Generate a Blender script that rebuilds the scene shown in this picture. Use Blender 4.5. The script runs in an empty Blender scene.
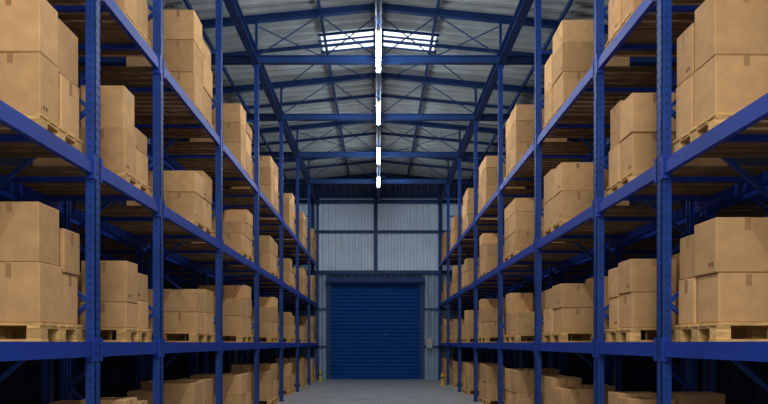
import bpy, math, random
from mathutils import Vector, Matrix
R = random.Random(7)
scene = bpy.context.scene
scene.view_settings.view_transform = 'Standard'

# ---------------- materials ----------------
def mat(name, col, rough=0.5, metal=0.0, var=0.12, scale=6.0, emis=None, estr=0.0, bump=0.0, island=0.0, stretch=None, spec=0.5):
    m = bpy.data.materials.new(name); m.use_nodes = True
    nt = m.node_tree; b = nt.nodes['Principled BSDF']
    b.inputs['Roughness'].default_value = rough
    b.inputs['Metallic'].default_value = metal
    b.inputs['Specular IOR Level'].default_value = spec
    tc = nt.nodes.new('ShaderNodeTexCoord')
    mp = nt.nodes.new('ShaderNodeMapping')
    if stretch: mp.inputs['Scale'].default_value = stretch
    n = nt.nodes.new('ShaderNodeTexNoise'); n.inputs['Scale'].default_value = scale; n.inputs['Detail'].default_value = 5
    nt.links.new(tc.outputs['Object'], mp.inputs[0]); nt.links.new(mp.outputs[0], n.inputs['Vector'])
    r = nt.nodes.new('ShaderNodeValToRGB')
    r.color_ramp.elements[0].position = 0.3; r.color_ramp.elements[1].position = 0.7
    r.color_ramp.elements[0].color = [c*(1-var) for c in col]+[1]
    r.color_ramp.elements[1].color = [min(1, c*(1+var)) for c in col]+[1]
    nt.links.new(n.outputs['Fac'], r.inputs[0])
    out = r.outputs[0]
    if island > 0:
        g = nt.nodes.new('ShaderNodeNewGeometry')
        mr = nt.nodes.new('ShaderNodeMapRange'); mr.inputs['To Min'].default_value = 1-island; mr.inputs['To Max'].default_value = 1+island
        h = nt.nodes.new('ShaderNodeHueSaturation')
        nt.links.new(g.outputs['Random Per Island'], mr.inputs[0]); nt.links.new(mr.outputs[0], h.inputs['Value'])
        nt.links.new(out, h.inputs['Color']); out = h.outputs[0]
    nt.links.new(out, b.inputs['Base Color'])
    if emis:
        b.inputs['Emission Color'].default_value = (*emis, 1); b.inputs['Emission Strength'].default_value = estr
    if bump > 0:
        bp = nt.nodes.new('ShaderNodeBump'); bp.inputs['Strength'].default_value = bump; bp.inputs['Distance'].default_value = 0.01
        nt.links.new(n.outputs['Fac'], bp.inputs['Height']); nt.links.new(bp.outputs[0], b.inputs['Normal'])
    return m

BLUE = mat('rack_blue_paint', (0.008, 0.044, 0.23), 0.5, var=0.2, scale=3, spec=.3)
BEAMB = mat('beam_blue_paint', (0.010, 0.040, 0.29), 0.5, var=0.15, scale=2, spec=.3)
HOLE = mat('slot_shadow', (0.004, 0.006, 0.02), 0.8)
STRUC = mat('structure_blue', (0.012, 0.044, 0.16), 0.5, var=0.2, scale=2, spec=.3)
CARD = mat('cardboard', (0.64, 0.37, 0.165), 0.85, var=0.09, scale=9, island=0.22, bump=0.25, spec=0.12)
TAPE = mat('packing_tape', (0.38, 0.205, 0.09), 0.35, var=0.06)
LABEL = mat('print_ink', (0.12, 0.06, 0.025), 0.8)
WOOD = mat('pallet_wood', (0.64, 0.39, 0.15), 0.8, var=0.3, scale=8, island=0.22, bump=0.3, stretch=(1, 6, 6), spec=0.15)
DECK = mat('deck_wood', (0.17, 0.095, 0.04), 0.85, var=0.35, scale=6, island=0.3)
ROOF = mat('roof_sheet', (0.50, 0.55, 0.555), 0.5, 0.0, var=0.18, scale=1.5)
WALLP = mat('wall_translucent_sheet_glow', (0.50, 0.58, 0.68), 0.45, var=0.12, scale=1.2, emis=(0.45, 0.6, 0.85), estr=0.07)  # slight emission put into the sheet colour in place of daylight shining through
WALLB = mat('wall_sheet_blue_grey', (0.26, 0.37, 0.50), 0.5, var=0.12, scale=1.5)
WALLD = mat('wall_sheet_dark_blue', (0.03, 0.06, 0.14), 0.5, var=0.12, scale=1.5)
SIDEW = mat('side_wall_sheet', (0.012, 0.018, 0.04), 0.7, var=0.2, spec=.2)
DOORM = mat('shutter_blue', (0.006, 0.072, 0.29), 0.6, var=0.1, scale=2, spec=0.1)
TUBE = mat('tube_glow', (1, 1, 1), 0.5, emis=(0.88, 0.94, 1.0), estr=170)
SKYL = mat('skylight_glow', (1, 1, 1), 0.5, emis=(0.85, 0.95, 1.0), estr=1.4)
YEL = mat('yellow_paint', (0.75, 0.5, 0.02), 0.5)
BLK = mat('black_paint', (0.02, 0.02, 0.02), 0.6)
GREY = mat('grey_metal', (0.4, 0.42, 0.45), 0.4)

# concrete
FLOOR = bpy.data.materials.new('concrete_floor'); FLOOR.use_nodes = True
nt = FLOOR.node_tree; b = nt.nodes['Principled BSDF']; b.inputs['Roughness'].default_value = 0.42
tc = nt.nodes.new('ShaderNodeTexCoord')
n1 = nt.nodes.new('ShaderNodeTexNoise'); n1.inputs['Scale'].default_value = 1.3; n1.inputs['Detail'].default_value = 8
n1.inputs['Roughness'].default_value = 0.7
r1 = nt.nodes.new('ShaderNodeValToRGB'); r1.color_ramp.elements[0].position = .3; r1.color_ramp.elements[1].position = .72
r1.color_ramp.elements[0].color = (0.27, 0.27, 0.275, 1); r1.color_ramp.elements[1].color = (0.48, 0.48, 0.48, 1)
br = nt.nodes.new('ShaderNodeTexBrick'); br.offset = 0
br.inputs['Color1'].default_value = (1, 1, 1, 1); br.inputs['Color2'].default_value = (.96, .96, .96, 1); br.inputs['Mortar'].default_value = (.6, .6, .6, 1)
br.inputs['Scale'].default_value = 1; br.inputs['Brick Width'].default_value = 2.4; br.inputs['Row Height'].default_value = 3.0; br.inputs['Mortar Size'].default_value = 0.010
mx = nt.nodes.new('ShaderNodeMixRGB'); mx.blend_type = 'MULTIPLY'; mx.inputs[0].default_value = 1
nt.links.new(tc.outputs['Object'], n1.inputs['Vector']); nt.links.new(tc.outputs['Object'], br.inputs['Vector'])
nt.links.new(n1.outputs['Fac'], r1.inputs[0]); nt.links.new(r1.outputs[0], mx.inputs[1]); nt.links.new(br.outputs['Color'], mx.inputs[2])
nt.links.new(mx.outputs[0], b.inputs['Base Color'])

# ---------------- mesh builder ----------------
class MB:
    def __init__(s): s.v = []; s.f = []; s.m = []
    def add(s, vs, fs, m=0):
        o = len(s.v); s.v += [tuple(v) for v in vs]; s.f += [tuple(i+o for i in f) for f in fs]; s.m += [m]*len(fs)
    def box(s, x0, x1, y0, y1, z0, z1, m=0, M=None):
        x0, x1 = min(x0, x1), max(x0, x1)
        vs = [Vector(p) for p in ((x0,y0,z0),(x1,y0,z0),(x1,y1,z0),(x0,y1,z0),(x0,y0,z1),(x1,y0,z1),(x1,y1,z1),(x0,y1,z1))]
        if M: vs = [M @ v for v in vs]
        s.add(vs, [(0,3,2,1),(4,5,6,7),(0,1,5,4),(1,2,6,5),(2,3,7,6),(3,0,4,7)], m)
    def bar(s, p, q, w, h, m=0):
        p = Vector(p); q = Vector(q); d = (q-p); L = d.length; d.normalize()
        up = Vector((0,0,1)) if abs(d.z) < .98 else Vector((0,1,0))
        a = d.cross(up).normalized(); c = a.cross(d).normalized()
        M = Matrix((( *(a), ), ( *(d), ), ( *(c), ))).transposed().to_4x4(); M.translation = p
        s.box(-w/2, w/2, 0, L, -h/2, h/2, m, M)
    def ibeam(s, p, q, w, h, t=0.015, m=0):
        p = Vector(p); q = Vector(q)
        s.bar(p, q, t, h-2*t, m)
        s.bar(p+Vector((0,0,h/2-t/2)), q+Vector((0,0,h/2-t/2)), w, t, m)
        s.bar(p-Vector((0,0,h/2-t/2)), q-Vector((0,0,h/2-t/2)), w, t, m)
    def cyl(s, c, r, z0, z1, n=16, m=0):
        vs = []
        for z in (z0, z1):
            for i in range(n):
                a = 2*math.pi*i/n; vs.append((c[0]+r*math.cos(a), c[1]+r*math.sin(a), z))
        fs = [(i, (i+1) % n, n+(i+1) % n, n+i) for i in range(n)] + [tuple(range(n-1, -1, -1)), tuple(range(n, 2*n))]
        s.add(vs, fs, m)
    def carton(s, M, sx, sy, sz, c=0.008, m=0):
        h = (sx/2, sy/2, sz/2); idx = {}; vs = []
        sg = (-1, 1)
        for a in sg:
            for b_ in sg:
                for d in sg:
                    for ax in range(3):
                        p = [a*h[0], b_*h[1], d*h[2]]
                        for k in range(3):
                            if k != ax: p[k] -= (a, b_, d)[k]*c
                        idx[(a, b_, d, ax)] = len(vs); vs.append(Vector(p))
        fs = []
        def put(f):
            n = (vs[f[1]]-vs[f[0]]).cross(vs[f[2]]-vs[f[0]])
            cc = sum((vs[i] for i in f), Vector())/len(f)
            fs.append(tuple(f) if n.dot(cc) > 0 else tuple(reversed(f)))
        for ax in range(3):
            o = [k for k in range(3) if k != ax]
            for sgn in sg:
                q = []
                for (u, w) in ((-1,-1),(1,-1),(1,1),(-1,1)):
                    k = [0,0,0]; k[ax] = sgn; k[o[0]] = u; k[o[1]] = w; q.append(idx[(*k, ax)])
                put(q)
            for u in sg:
                for w in sg:
                    k0 = [0,0,0]; k0[o[0]] = u; k0[o[1]] = w; k0[ax] = -1; k1 = list(k0); k1[ax] = 1
                    put([idx[(*k0, o[0])], idx[(*k0, o[1])], idx[(*k1, o[1])], idx[(*k1, o[0])]])
        for a in sg:
            for b_ in sg:
                for d in sg: put([idx[(a,b_,d,k)] for k in range(3)])
        s.add([M @ v for v in vs], fs, m)
    def obj(s, name, mats, parent=None):
        me = bpy.data.meshes.new(name); me.from_pydata(s.v, [], s.f)
        for mm in mats: me.materials.append(mm)
        me.polygons.foreach_set('material_index', s.m); me.update()
        o = bpy.data.objects.new(name, me); scene.collection.objects.link(o)
        if parent: o.parent = parent
        return o
def empty(name, loc=(0,0,0)):
    e = bpy.data.objects.new(name, None); e.location = loc; e.empty_display_size = .2; scene.collection.objects.link(e); return e

# ---------------- layout ----------------
YS = [2.3, 4.97, 6.44, 8.9, 11.64, 14.6, 17.5, 20.4, 23.3]
LV = [1.51, 3.09, 4.70]
BACK = 23.62; FRONT = -3.0; HW = 6.2
RX = 2.5; RD = 1.05
TOP = 7.18

# floor
mb = MB(); mb.box(-HW, HW, FRONT, BACK+.2, -0.1, 0); mb.obj('floor', [FLOOR])

# corrugated sheets
def corr(axis_pts, f3, m, mb):
    vs = []; fs = []
    for (u, h) in axis_pts: vs.append(f3(u, h, 0)); vs.append(f3(u, h, 1))
    for i in range(len(axis_pts)-1): fs.append((2*i, 2*i+1, 2*i+3, 2*i+2))
    mb.add(vs, fs, m)
def prof(a, b_, pitch, amp):
    out = []; u = a
    while u < b_:
        out += [(u, 0), (u+pitch*.25, 0), (u+pitch*.40, amp), (u+pitch*.85, amp)]; u += pitch
    out = [(min(x, b_), h) for x, h in out]; out.append((b_, 0)); return out

RIDGE = 8.55; EAVE = 7.95
mb = MB()
P = prof(FRONT, BACK, .30, .09)
for sx in (-1, 1):
    corr(P, lambda u, h, e: (sx*(0 if e == 0 else HW), u, (RIDGE if e == 0 else EAVE)+h), 0, mb)
mb.box(-HW, HW, FRONT, BACK, 8.72, 8.76, 0)
mb.obj('ceiling', [ROOF])

# side walls
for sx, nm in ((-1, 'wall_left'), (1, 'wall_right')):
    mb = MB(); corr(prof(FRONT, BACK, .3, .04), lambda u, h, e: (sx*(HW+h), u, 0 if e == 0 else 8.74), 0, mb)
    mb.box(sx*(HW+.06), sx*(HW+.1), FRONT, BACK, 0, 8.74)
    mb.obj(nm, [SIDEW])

# back wall
DX0, DX1, DZ = -1.98, 1.72, 3.93
mb = MB()
def panel(x0, x1, z0, z1, m, pitch=.27, amp=.07):
    corr(prof(x0, x1, pitch, amp), lambda u, h, e: (u, BACK-h, z0 if e == 0 else z1), m, mb)
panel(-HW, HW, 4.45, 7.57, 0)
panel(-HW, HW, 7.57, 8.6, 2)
panel(-HW, DX0-.1, 0, 4.45, 1); panel(DX1+.1, HW, 0, 4.45, 1)
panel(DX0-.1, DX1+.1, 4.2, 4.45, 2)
mb.box(-HW, HW, BACK+.1, BACK+.2, 0, 8.74, 1)
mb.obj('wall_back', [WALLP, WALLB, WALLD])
# wall steel framing
mb = MB()
Y0 = BACK-.16
for z, h in ((7.55, .14), (6.1, .12), (4.42, .16)): mb.box(-HW, HW, Y0, BACK-.08, z-h/2, z+h/2)
for x in (-5.2, -2.72, 2.55, 5.2): mb.box(x-.07, x+.07, Y0-.04, BACK-.08, 0, 8.3)
mb.box(-.2, -.04, Y0-.04, BACK-.08, 4.45, 8.3)
for z in (1.35, 2.9):
    mb.box(-HW, DX0-.15, Y0+.03, BACK-.08, z-.04, z+.04); mb.box(DX1+.15, HW, Y0+.03, BACK-.08, z-.04, z+.04)
mb.obj('trim_wall_framing', [STRUC])
# roller door
door = empty('door_1', (0, 0, 0))
mb = MB(); z = 0.06; S = .155
while z < DZ-.02:
    pts = [(z, 0), (z+.03, .05), (z+.09, .05), (z+.125, 0)]
    vs = []
    for (zz, d) in pts: vs += [(DX0, BACK-.03-d, zz), (DX1, BACK-.03-d, zz)]
    vs += [(DX0, BACK-.03, z+S), (DX1, BACK-.03, z+S)]
    mb.add(vs, [(0,1,3,2),(2,3,5,4),(4,5,7,6),(6,7,9,8)], 0); z += S
mb.box(DX0, DX1, BACK-.12, BACK-.02, 0, .07)
mb.obj('shutter_slats', [DOORM], door)
mb = MB()
mb.box(DX0-.14, DX0+.02, BACK-.2, BACK-.02, 0, DZ+.05); mb.box(DX1-.02, DX1+.14, BACK-.2, BACK-.02, 0, DZ+.05)
mb.obj('guide_rails', [STRUC], door)
mb = MB(); 
prf = [(0,0),(.32,0),(.38,.08),(.38,.22),(.32,.3),(0,.3)]
vs = [(x, BACK-.02-d, DZ+zz) for x in (DX0-.14, DX1+.14) for d, zz in prf]
mb.add(vs, [(i, (i+1) % 6, 6+(i+1) % 6, 6+i) for i in range(6)]+[(5,4,3,2,1,0),(6,7,8,9,10,11)])
mb.obj('shutter_hood', [STRUC], door)
# control box
mb = MB(); mb.box(1.98, 2.2, BACK-.32, BACK-.21, 1.3, 1.7, 0); mb.cyl((2.09, BACK-.25), .015, 1.7, 2.9, 8, 0); mb.box(2.05, 2.13, BACK-.34, BACK-.32, 1.5, 1.58, 1)
mb.obj('door_control_box', [GREY, YEL])

# ---------------- roof structure ----------------
mb = MB()
for y in [0.0]+YS[1:-1]+[23.3]:
    zb = 7.3
    mb.ibeam((-HW, y, zb), (HW, y, zb), .11, .15)
    for sx in (-1, 1):
        mb.ibeam((0, y, RIDGE-.17), (sx*HW, y, EAVE-.17), .10, .13)
        zt = lambda x: RIDGE-.22-(RIDGE-EAVE)*x/HW
        mb.bar((sx*.05, y, zb+.07), (sx*1.2, y, zt(1.2)), .02, .02)
        mb.bar((sx*2.5, y, zb+.07), (sx*1.2, y, zt(1.2)), .02, .02)
        mb.bar((sx*2.5, y, zb+.07), (sx*2.5, y, zt(2.5)), .05, .05)
for i in range(1, len(YS)-1):
    for k in (.5,):
        y = YS[i]+(YS[i+1]-YS[i])*k
        for sx in (-1, 1): mb.bar((0, y, RIDGE-.05), (sx*HW, y, EAVE-.05), .05, .07)
mb.obj('roof_truss_frames', [STRUC])
mb = MB()
for sx in (-1, 1):
    mb.ibeam((sx*RX, FRONT, 7.28), (sx*RX, BACK-.2, 7.28), .16, .2)
    for x in (1.2, 3.7, 5.0):
        z = RIDGE-(RIDGE-EAVE)*x/HW-.12
        mb.bar((sx*x, FRONT, z), (sx*x, BACK-.2, z), .05, .10)
mb.bar((0, FRONT, 7.32), (0, BACK-.2, 7.32), .12, .13)
mb.bar((0, FRONT, 8.38), (0, BACK-.2, 8.38), .1, .12)
mb.obj('roof_longitudinal_beams', [STRUC])
mb = MB()
for i in range(2, len(YS)-1, 2):
    a, c = YS[i], YS[i+1]
    for sx in (-1, 1):
        mb.bar((sx*.05, a, 8.2), (sx*2.5, c, 8.0), .018, .018); mb.bar((sx*2.5, a, 8.0), (sx*.05, c, 8.2), .018, .018)
mb.obj('roof_bracing_rods', [STRUC])
# skylight
mb = MB()
for sx in (-1, 1):
    for k in range(3):
        ya = 12.75+k*.23
        f = lambda x: RIDGE-(RIDGE-EAVE)*x/HW-.02
        x0, x1 = .12, 1.3
        mb.add([(sx*x0, ya, f(x0)), (sx*x1, ya, f(x1)), (sx*x1, ya+.17, f(x1)), (sx*x0, ya+.17, f(x0)),
                (sx*x0, ya, f(x0)-.02), (sx*x1, ya, f(x1)-.02), (sx*x1, ya+.17, f(x1)-.02), (sx*x0, ya+.17, f(x0)-.02)],
               [(0,1,2,3),(7,6,5,4),(0,4,5,1),(1,5,6,2),(2,6,7,3),(3,7,4,0)], 0)
    for ya in (12.68, 12.93, 13.16, 13.40): mb.bar((sx*.06, ya, RIDGE-.05), (sx*1.36, ya, RIDGE-.05-.6*1.36/HW), .035, .05, 1)
mb.obj('skylight', [SKYL, STRUC])

# fluorescent lamps
for (ya, yb) in ((-1.6, -.2), (1.0, 2.4), (4.0, 5.4), (7.0, 8.4), (10.0, 11.5), (12.95, 14.25), (16.0, 17.4), (18.8, 20.0)):
    e = empty('fluorescent_light', (0, (ya+yb)/2, 7.0))
    L = (yb-ya)/2
    mb = MB(); mb.box(-.035, .035, -L, L, .03, .06)
    for yy in (-L*.7, L*.7): mb.cyl((0, yy), .01, .06, .26, 8)
    mb.box(-.036, .036, -L-.02, -L, -.02, .06); mb.box(-.036, .036, L, L+.02, -.02, .06)
    mb.obj('housing', [GREY], e)
    mb = MB(); n = 10; vs = []
    for yy in (-L, L):
        for i in range(n+1):
            a = math.pi*i/n; vs.append((.04*math.cos(a), yy, .03-.055*math.sin(a)))
    mb.add(vs, [(i, i+1, n+2+i, n+1+i) for i in range(n)])
    mb.obj('diffuser_tube', [TUBE], e)

# ---------------- racks ----------------
def rack(side, x0, ys, holes=True):
    e = empty('pallet_rack'); w = .045
    fr = MB()
    for y in ys:
        for k, xc in enumerate((x0, x0+RD)):
            s_ = side
            t = .006
            zt = TOP if k == 0 else 6.2
            d = 1 if k == 0 else -1
            xa = xc-d*w; 
            fr.box(s_*xa, s_*(xa+d*t), y-w, y+w, 0, zt)
            fr.box(s_*xa, s_*(xa+d*.08), y-w, y-w+t, 0, zt); fr.box(s_*xa, s_*(xa+d*.08), y+w-t, y+w, 0, zt)
            fr.box(s_*(xa+d*.08), s_*(xa+d*.086), y-w, y-w+.03, 0, zt); fr.box(s_*(xa+d*.08), s_*(xa+d*.086), y+w-.03, y+w, 0, zt)
            fr.box(s_*(xc-.07), s_*(xc+.07), y-.08, y+.08, 0, .012)
            if holes and k == 0:
                z = .12
                while z < zt-.05:
                    for yy in (-.024, .024): fr.box(s_*(xa-.0015), s_*(xa+.001), y+yy-.006, y+yy+.006, z, z+.025, 1)
                    fr.box(s_*(xc-.006), s_*(xc+.008), y-w-.0015, y-w+.001, z+.0, z+.022, 1)
                    z += .075
        z = .15; a = 0
        xa, xb = x0+.03, x0+RD-.03
        while z < 6.0:
            zn = z+.85
            if zn > 6.1: break
            p, q = ((xa, z), (xb, zn)) if a % 2 == 0 else ((xb, z), (xa, zn))
            fr.bar((side*p[0], y, p[1]), (side*q[0], y, q[1]), .03, .035)
            z = zn; a += 1
        fr.bar((side*xa, y, .12), (side*xb, y, .12), .03, .04); fr.bar((side*xa, y, 6.05), (side*xb, y, 6.05), .03, .04)
    fr.obj('upright_frames', [BLUE, HOLE], e)
    bm_ = MB(); dk = MB()
    for i in range(len(ys)-1):
        a, c = ys[i]+w, ys[i+1]-w
        for z in LV:
            for xc, d in ((x0, 1), (x0+RD, -1)):
                xo = xc-d*.04
                bm_.box(side*xo, side*(xo+d*.05), a, c, z-.13, z-.035)
                bm_.box(side*(xo+d*.012), side*(xo+d*.05), a, c, z-.035, z)
                bm_.box(side*(xo-d*.012), side*(xo+d*.055), a, a+.03, z-.17, z+.04)
                bm_.box(side*(xo-d*.012), side*(xo+d*.055), c-.03, c, z-.17, z+.04)
            n = max(2, int((c-a)/.9))
            for k in range(n):
                yy = a+(c-a)*(k+.5)/n
                bm_.box(side*(x0+.012), side*(x0+RD-.012), yy-.02, yy+.02, z-.07, z-.025)
            yy = a+.08
            while yy < c-.12:
                dk.box(side*(x0+.014), side*(x0+RD-.014), yy, yy+.09, z-.022, z-.001); yy += .135
    bm_.obj('load_beams', [BEAMB], e); dk.obj('slat_decking', [DECK], e)
    return e
for s in (-1, 1):
    rack(s, RX, YS)
    rack(s, RX+RD+.2, YS, False)

# ---------------- pallets & cartons ----------------
def pallet(L, D, loc, side):
    mb = MB(); h = .145
    n = 7 if L > .7 else 5
    bw = .095
    for i in range(n):
        yc = -L/2+bw/2+(L-bw)*i/(n-1)
        mb.box(-D/2, D/2, yc-bw/2, yc+bw/2, h-.022, h)
    for i in range(3):
        yc = -L/2+bw/2+(L-bw)*i/2
        mb.box(-D/2, D/2, yc-bw/2, yc+bw/2, 0, .02)
        for j in range(3):
            xc = -D/2+.06+(D-.12)*j/2
            mb.box(xc-.055, xc+.055, yc-bw/2+.004, yc+bw/2-.004, .02, h-.044)
    for j in range(3):
        xc = -D/2+.06+(D-.12)*j/2
        mb.box(xc-.05, xc+.05, -L/2, L/2, h-.044, h-.022)
    o = mb.obj('wooden_pallet', [WOOD]); o.location = loc; return o

def carton_full(mb, cx, cy, z0, sx, sy, sz, rot):
    M = Matrix.Translation((cx, cy, z0+sz/2)) @ Matrix.Rotation(rot, 4, 'Z')
    mb.carton(M, sx, sy, sz, .007, 0)
    e = .0012; tw = .022
    drop = R.choice([.08, .10, .12])
    if R.random() < .4:
        mb.box(-sx/2+.01, sx/2-.01, -tw, tw, sz/2, sz/2+e, 1, M)
        for q in (-1, 1): mb.box(q*(sx/2), q*(sx/2+e), -tw, tw, sz/2-drop, sz/2-.008, 1, M)
    else:
        mb.box(-tw, tw, -sy/2+.01, sy/2-.01, sz/2, sz/2+e, 1, M)
        for q in (-1, 1): mb.box(-tw, tw, min(q*sy/2, q*(sy/2+e)), max(q*sy/2, q*(sy/2+e)), sz/2-drop, sz/2-.008, 1, M)
    if R.random() < .3:
        for q in (-1, 1):
            for k in range(2):
                a = -sy/2+.04+k*.035
                mb.box(q*(sx/2), q*(sx/2+e), a, a+.02, -sz/2+.05, -sz/2+.08, 2, M)

def stack(L, D, loc, side, spec):
    """spec: (ix,iy)->list of heights ; ix=0 is aisle side, iy=0 near"""
    mb = MB(); nx = 2; ny = 2
    sp = R.uniform(.46, .56)
    for (ix, iy), hs in spec.items():
        z = 0
        y0, y1 = (-L/2, -L/2+L*sp) if iy == 0 else (-L/2+L*sp, L/2)
        for hh in hs:
            cx = side*(-D/2+D/nx*(ix+.5)); cy = (y0+y1)/2
            sx = D/nx-.012-R.random()*.035; sy = (y1-y0)-.010-R.random()*.02
            carton_full(mb, cx+R.uniform(-.008, .008), cy+R.uniform(-.005, .005), z, sx, sy, hh-.003, R.uniform(-.016, .016)); z += hh
    o = mb.obj('cardboard_box_stack', [CARD, TAPE, LABEL]); o.location = loc; return o

LEN = [.60, .62, .88, .95, 1.0, 1.0, 1.0, 1.0]
def H(n0, n1, i0=None, i1=None):
    return {(0,0): n0, (0,1): n1, (1,0): i0 or n0, (1,1): i1 or n1}
manual = {
 (-1,0,1): H([.46,.46],[.42,.36],[.46,.46]),
 (-1,0,2): H([.47,.45],[.44,.44],[.47,.52]),
 (-1,0,0): H([.36,.36],[.36,.36]),
 (-1,1,0): H([.40,.38],[.36,.36],[.3,.2]),
 (-1,1,1): H([.26,.42],[.30,.30],[.30,.24]),
 (-1,1,2): H([.44,.44],[.34,.22],[.44,.44]),
 (-1,1,3): H([.44,.42,.3],[.44,.42]),
 (-1,2,1): H([.28,.30],[.30,.34],[.30,.22]),
 (-1,2,2): H([.38,.30],[.40,.40],[.38,.30]),
 (-1,2,3): H([.45,.45,.42],[.42,.42,.30]),
 (-1,3,3): H([.40,.38,.36],[.38,.38,.20]),
 (1,0,1): H([.38,.42],[.38,.36],[.56],[.4]),
 (1,0,2): H([.45,.50],[.45,.42],[.50,.56]),
 (1,0,0): H([.36,.36],[.36,.36]),
 (1,1,1): H([.36,.34],[.34,.32],[.38,.38]),
 (1,1,2): H([.40,.40],[.40,.46],[.30,.30]),
 (1,1,3): H([.44,.42],[.44,.42]),
 (1,2,1): H([.34,.34],[.36,.30],[.34,.44]),
 (1,2,2): H([.40,.40],[.40,.44],[.40]),
 (1,2,3): H([.45,.42,.32],[.45,.50],[.42,.42]),
 (1,3,3): H([.40,.42,.30],[.40,.38,.34]),
}
for side in (-1, 1):
    for b_ in range(8):
        ya, yb = YS[b_], YS[b_+1]
        for lv in range(4):
            L = LEN[b_]; D = 1.0
            zb = 0 if lv == 0 else LV[lv-1]
            yc = yb-.09-L/2
            xc = side*(RX+.03+D/2+R.uniform(0, .02))
            pallet(L, D, (xc, yc, zb), side)
            sp = manual.get((side, b_, lv))
            if sp is None:
                sp = {}
                base = R.choice([.32, .36, .40, .43]) if lv else R.choice([.38, .42])
                for ix in range(2):
                    for iy in range(2):
                        hs = [base, base] if R.random() < .45 else [base, base*R.uniform(.6, .95)]
                        if lv and base < .37 and R.random() < .5: hs = hs+[.26]
                        if R.random() < .15: hs = hs[:1]
                        if lv == 3: hs = R.choice([[.4,.4,.34],[.42,.42,.28],[.5,.5],[.38,.38,.38],[.36,.36,.2]])
                        sp[(ix, iy)] = hs
            stack(L-.02, D-.02, (xc, yc, zb+.146), side, sp)

# bollards
for x, y in ((-2.28, 22.2), (2.25, 20.0)):
    mb = MB(); mb.cyl((0, 0), .05, .012, .42, 16, 0); mb.cyl((0, 0), .052, .25, .31, 16, 1); mb.cyl((0, 0), .09, 0, .015, 16, 0)
    mb.cyl((0, 0), .035, .42, .44, 16, 0)
    o = mb.obj('safety_bollard', [YEL, BLK]); o.location = (x, y, 0)

# ---------------- light ----------------
w = bpy.data.worlds.new('World'); scene.world = w; w.use_nodes = True
bg = w.node_tree.nodes['Background']; bg.inputs[0].default_value = (0.80, 0.90, 1.0, 1); bg.inputs[1].default_value = 0.65
ld = bpy.data.lights.new('added_front_fill', 'AREA'); ld.shape = 'RECTANGLE'; ld.size = 3; ld.size_y = 2; ld.energy = 290; ld.color = (1, .94, .86)  # unseen fill lamp added behind the camera to brighten the carton fronts
lo = bpy.data.objects.new('added_front_fill', ld); lo.location = (0, -2.8, 4.6); lo.rotation_euler = (math.radians(86), 0, 0); scene.collection.objects.link(lo)

# ---------------- camera ----------------
cd = bpy.data.cameras.new('camera'); cd.sensor_width = 36; cd.lens = 568/768*36
cd.shift_x = 5.5/768; cd.shift_y = 141/768; cd.clip_start = .05
co = bpy.data.objects.new('camera', cd); co.location = (0, 0, 1.5); co.rotation_euler = (math.radians(90), 0, 0)
scene.collection.objects.link(co); scene.camera = co
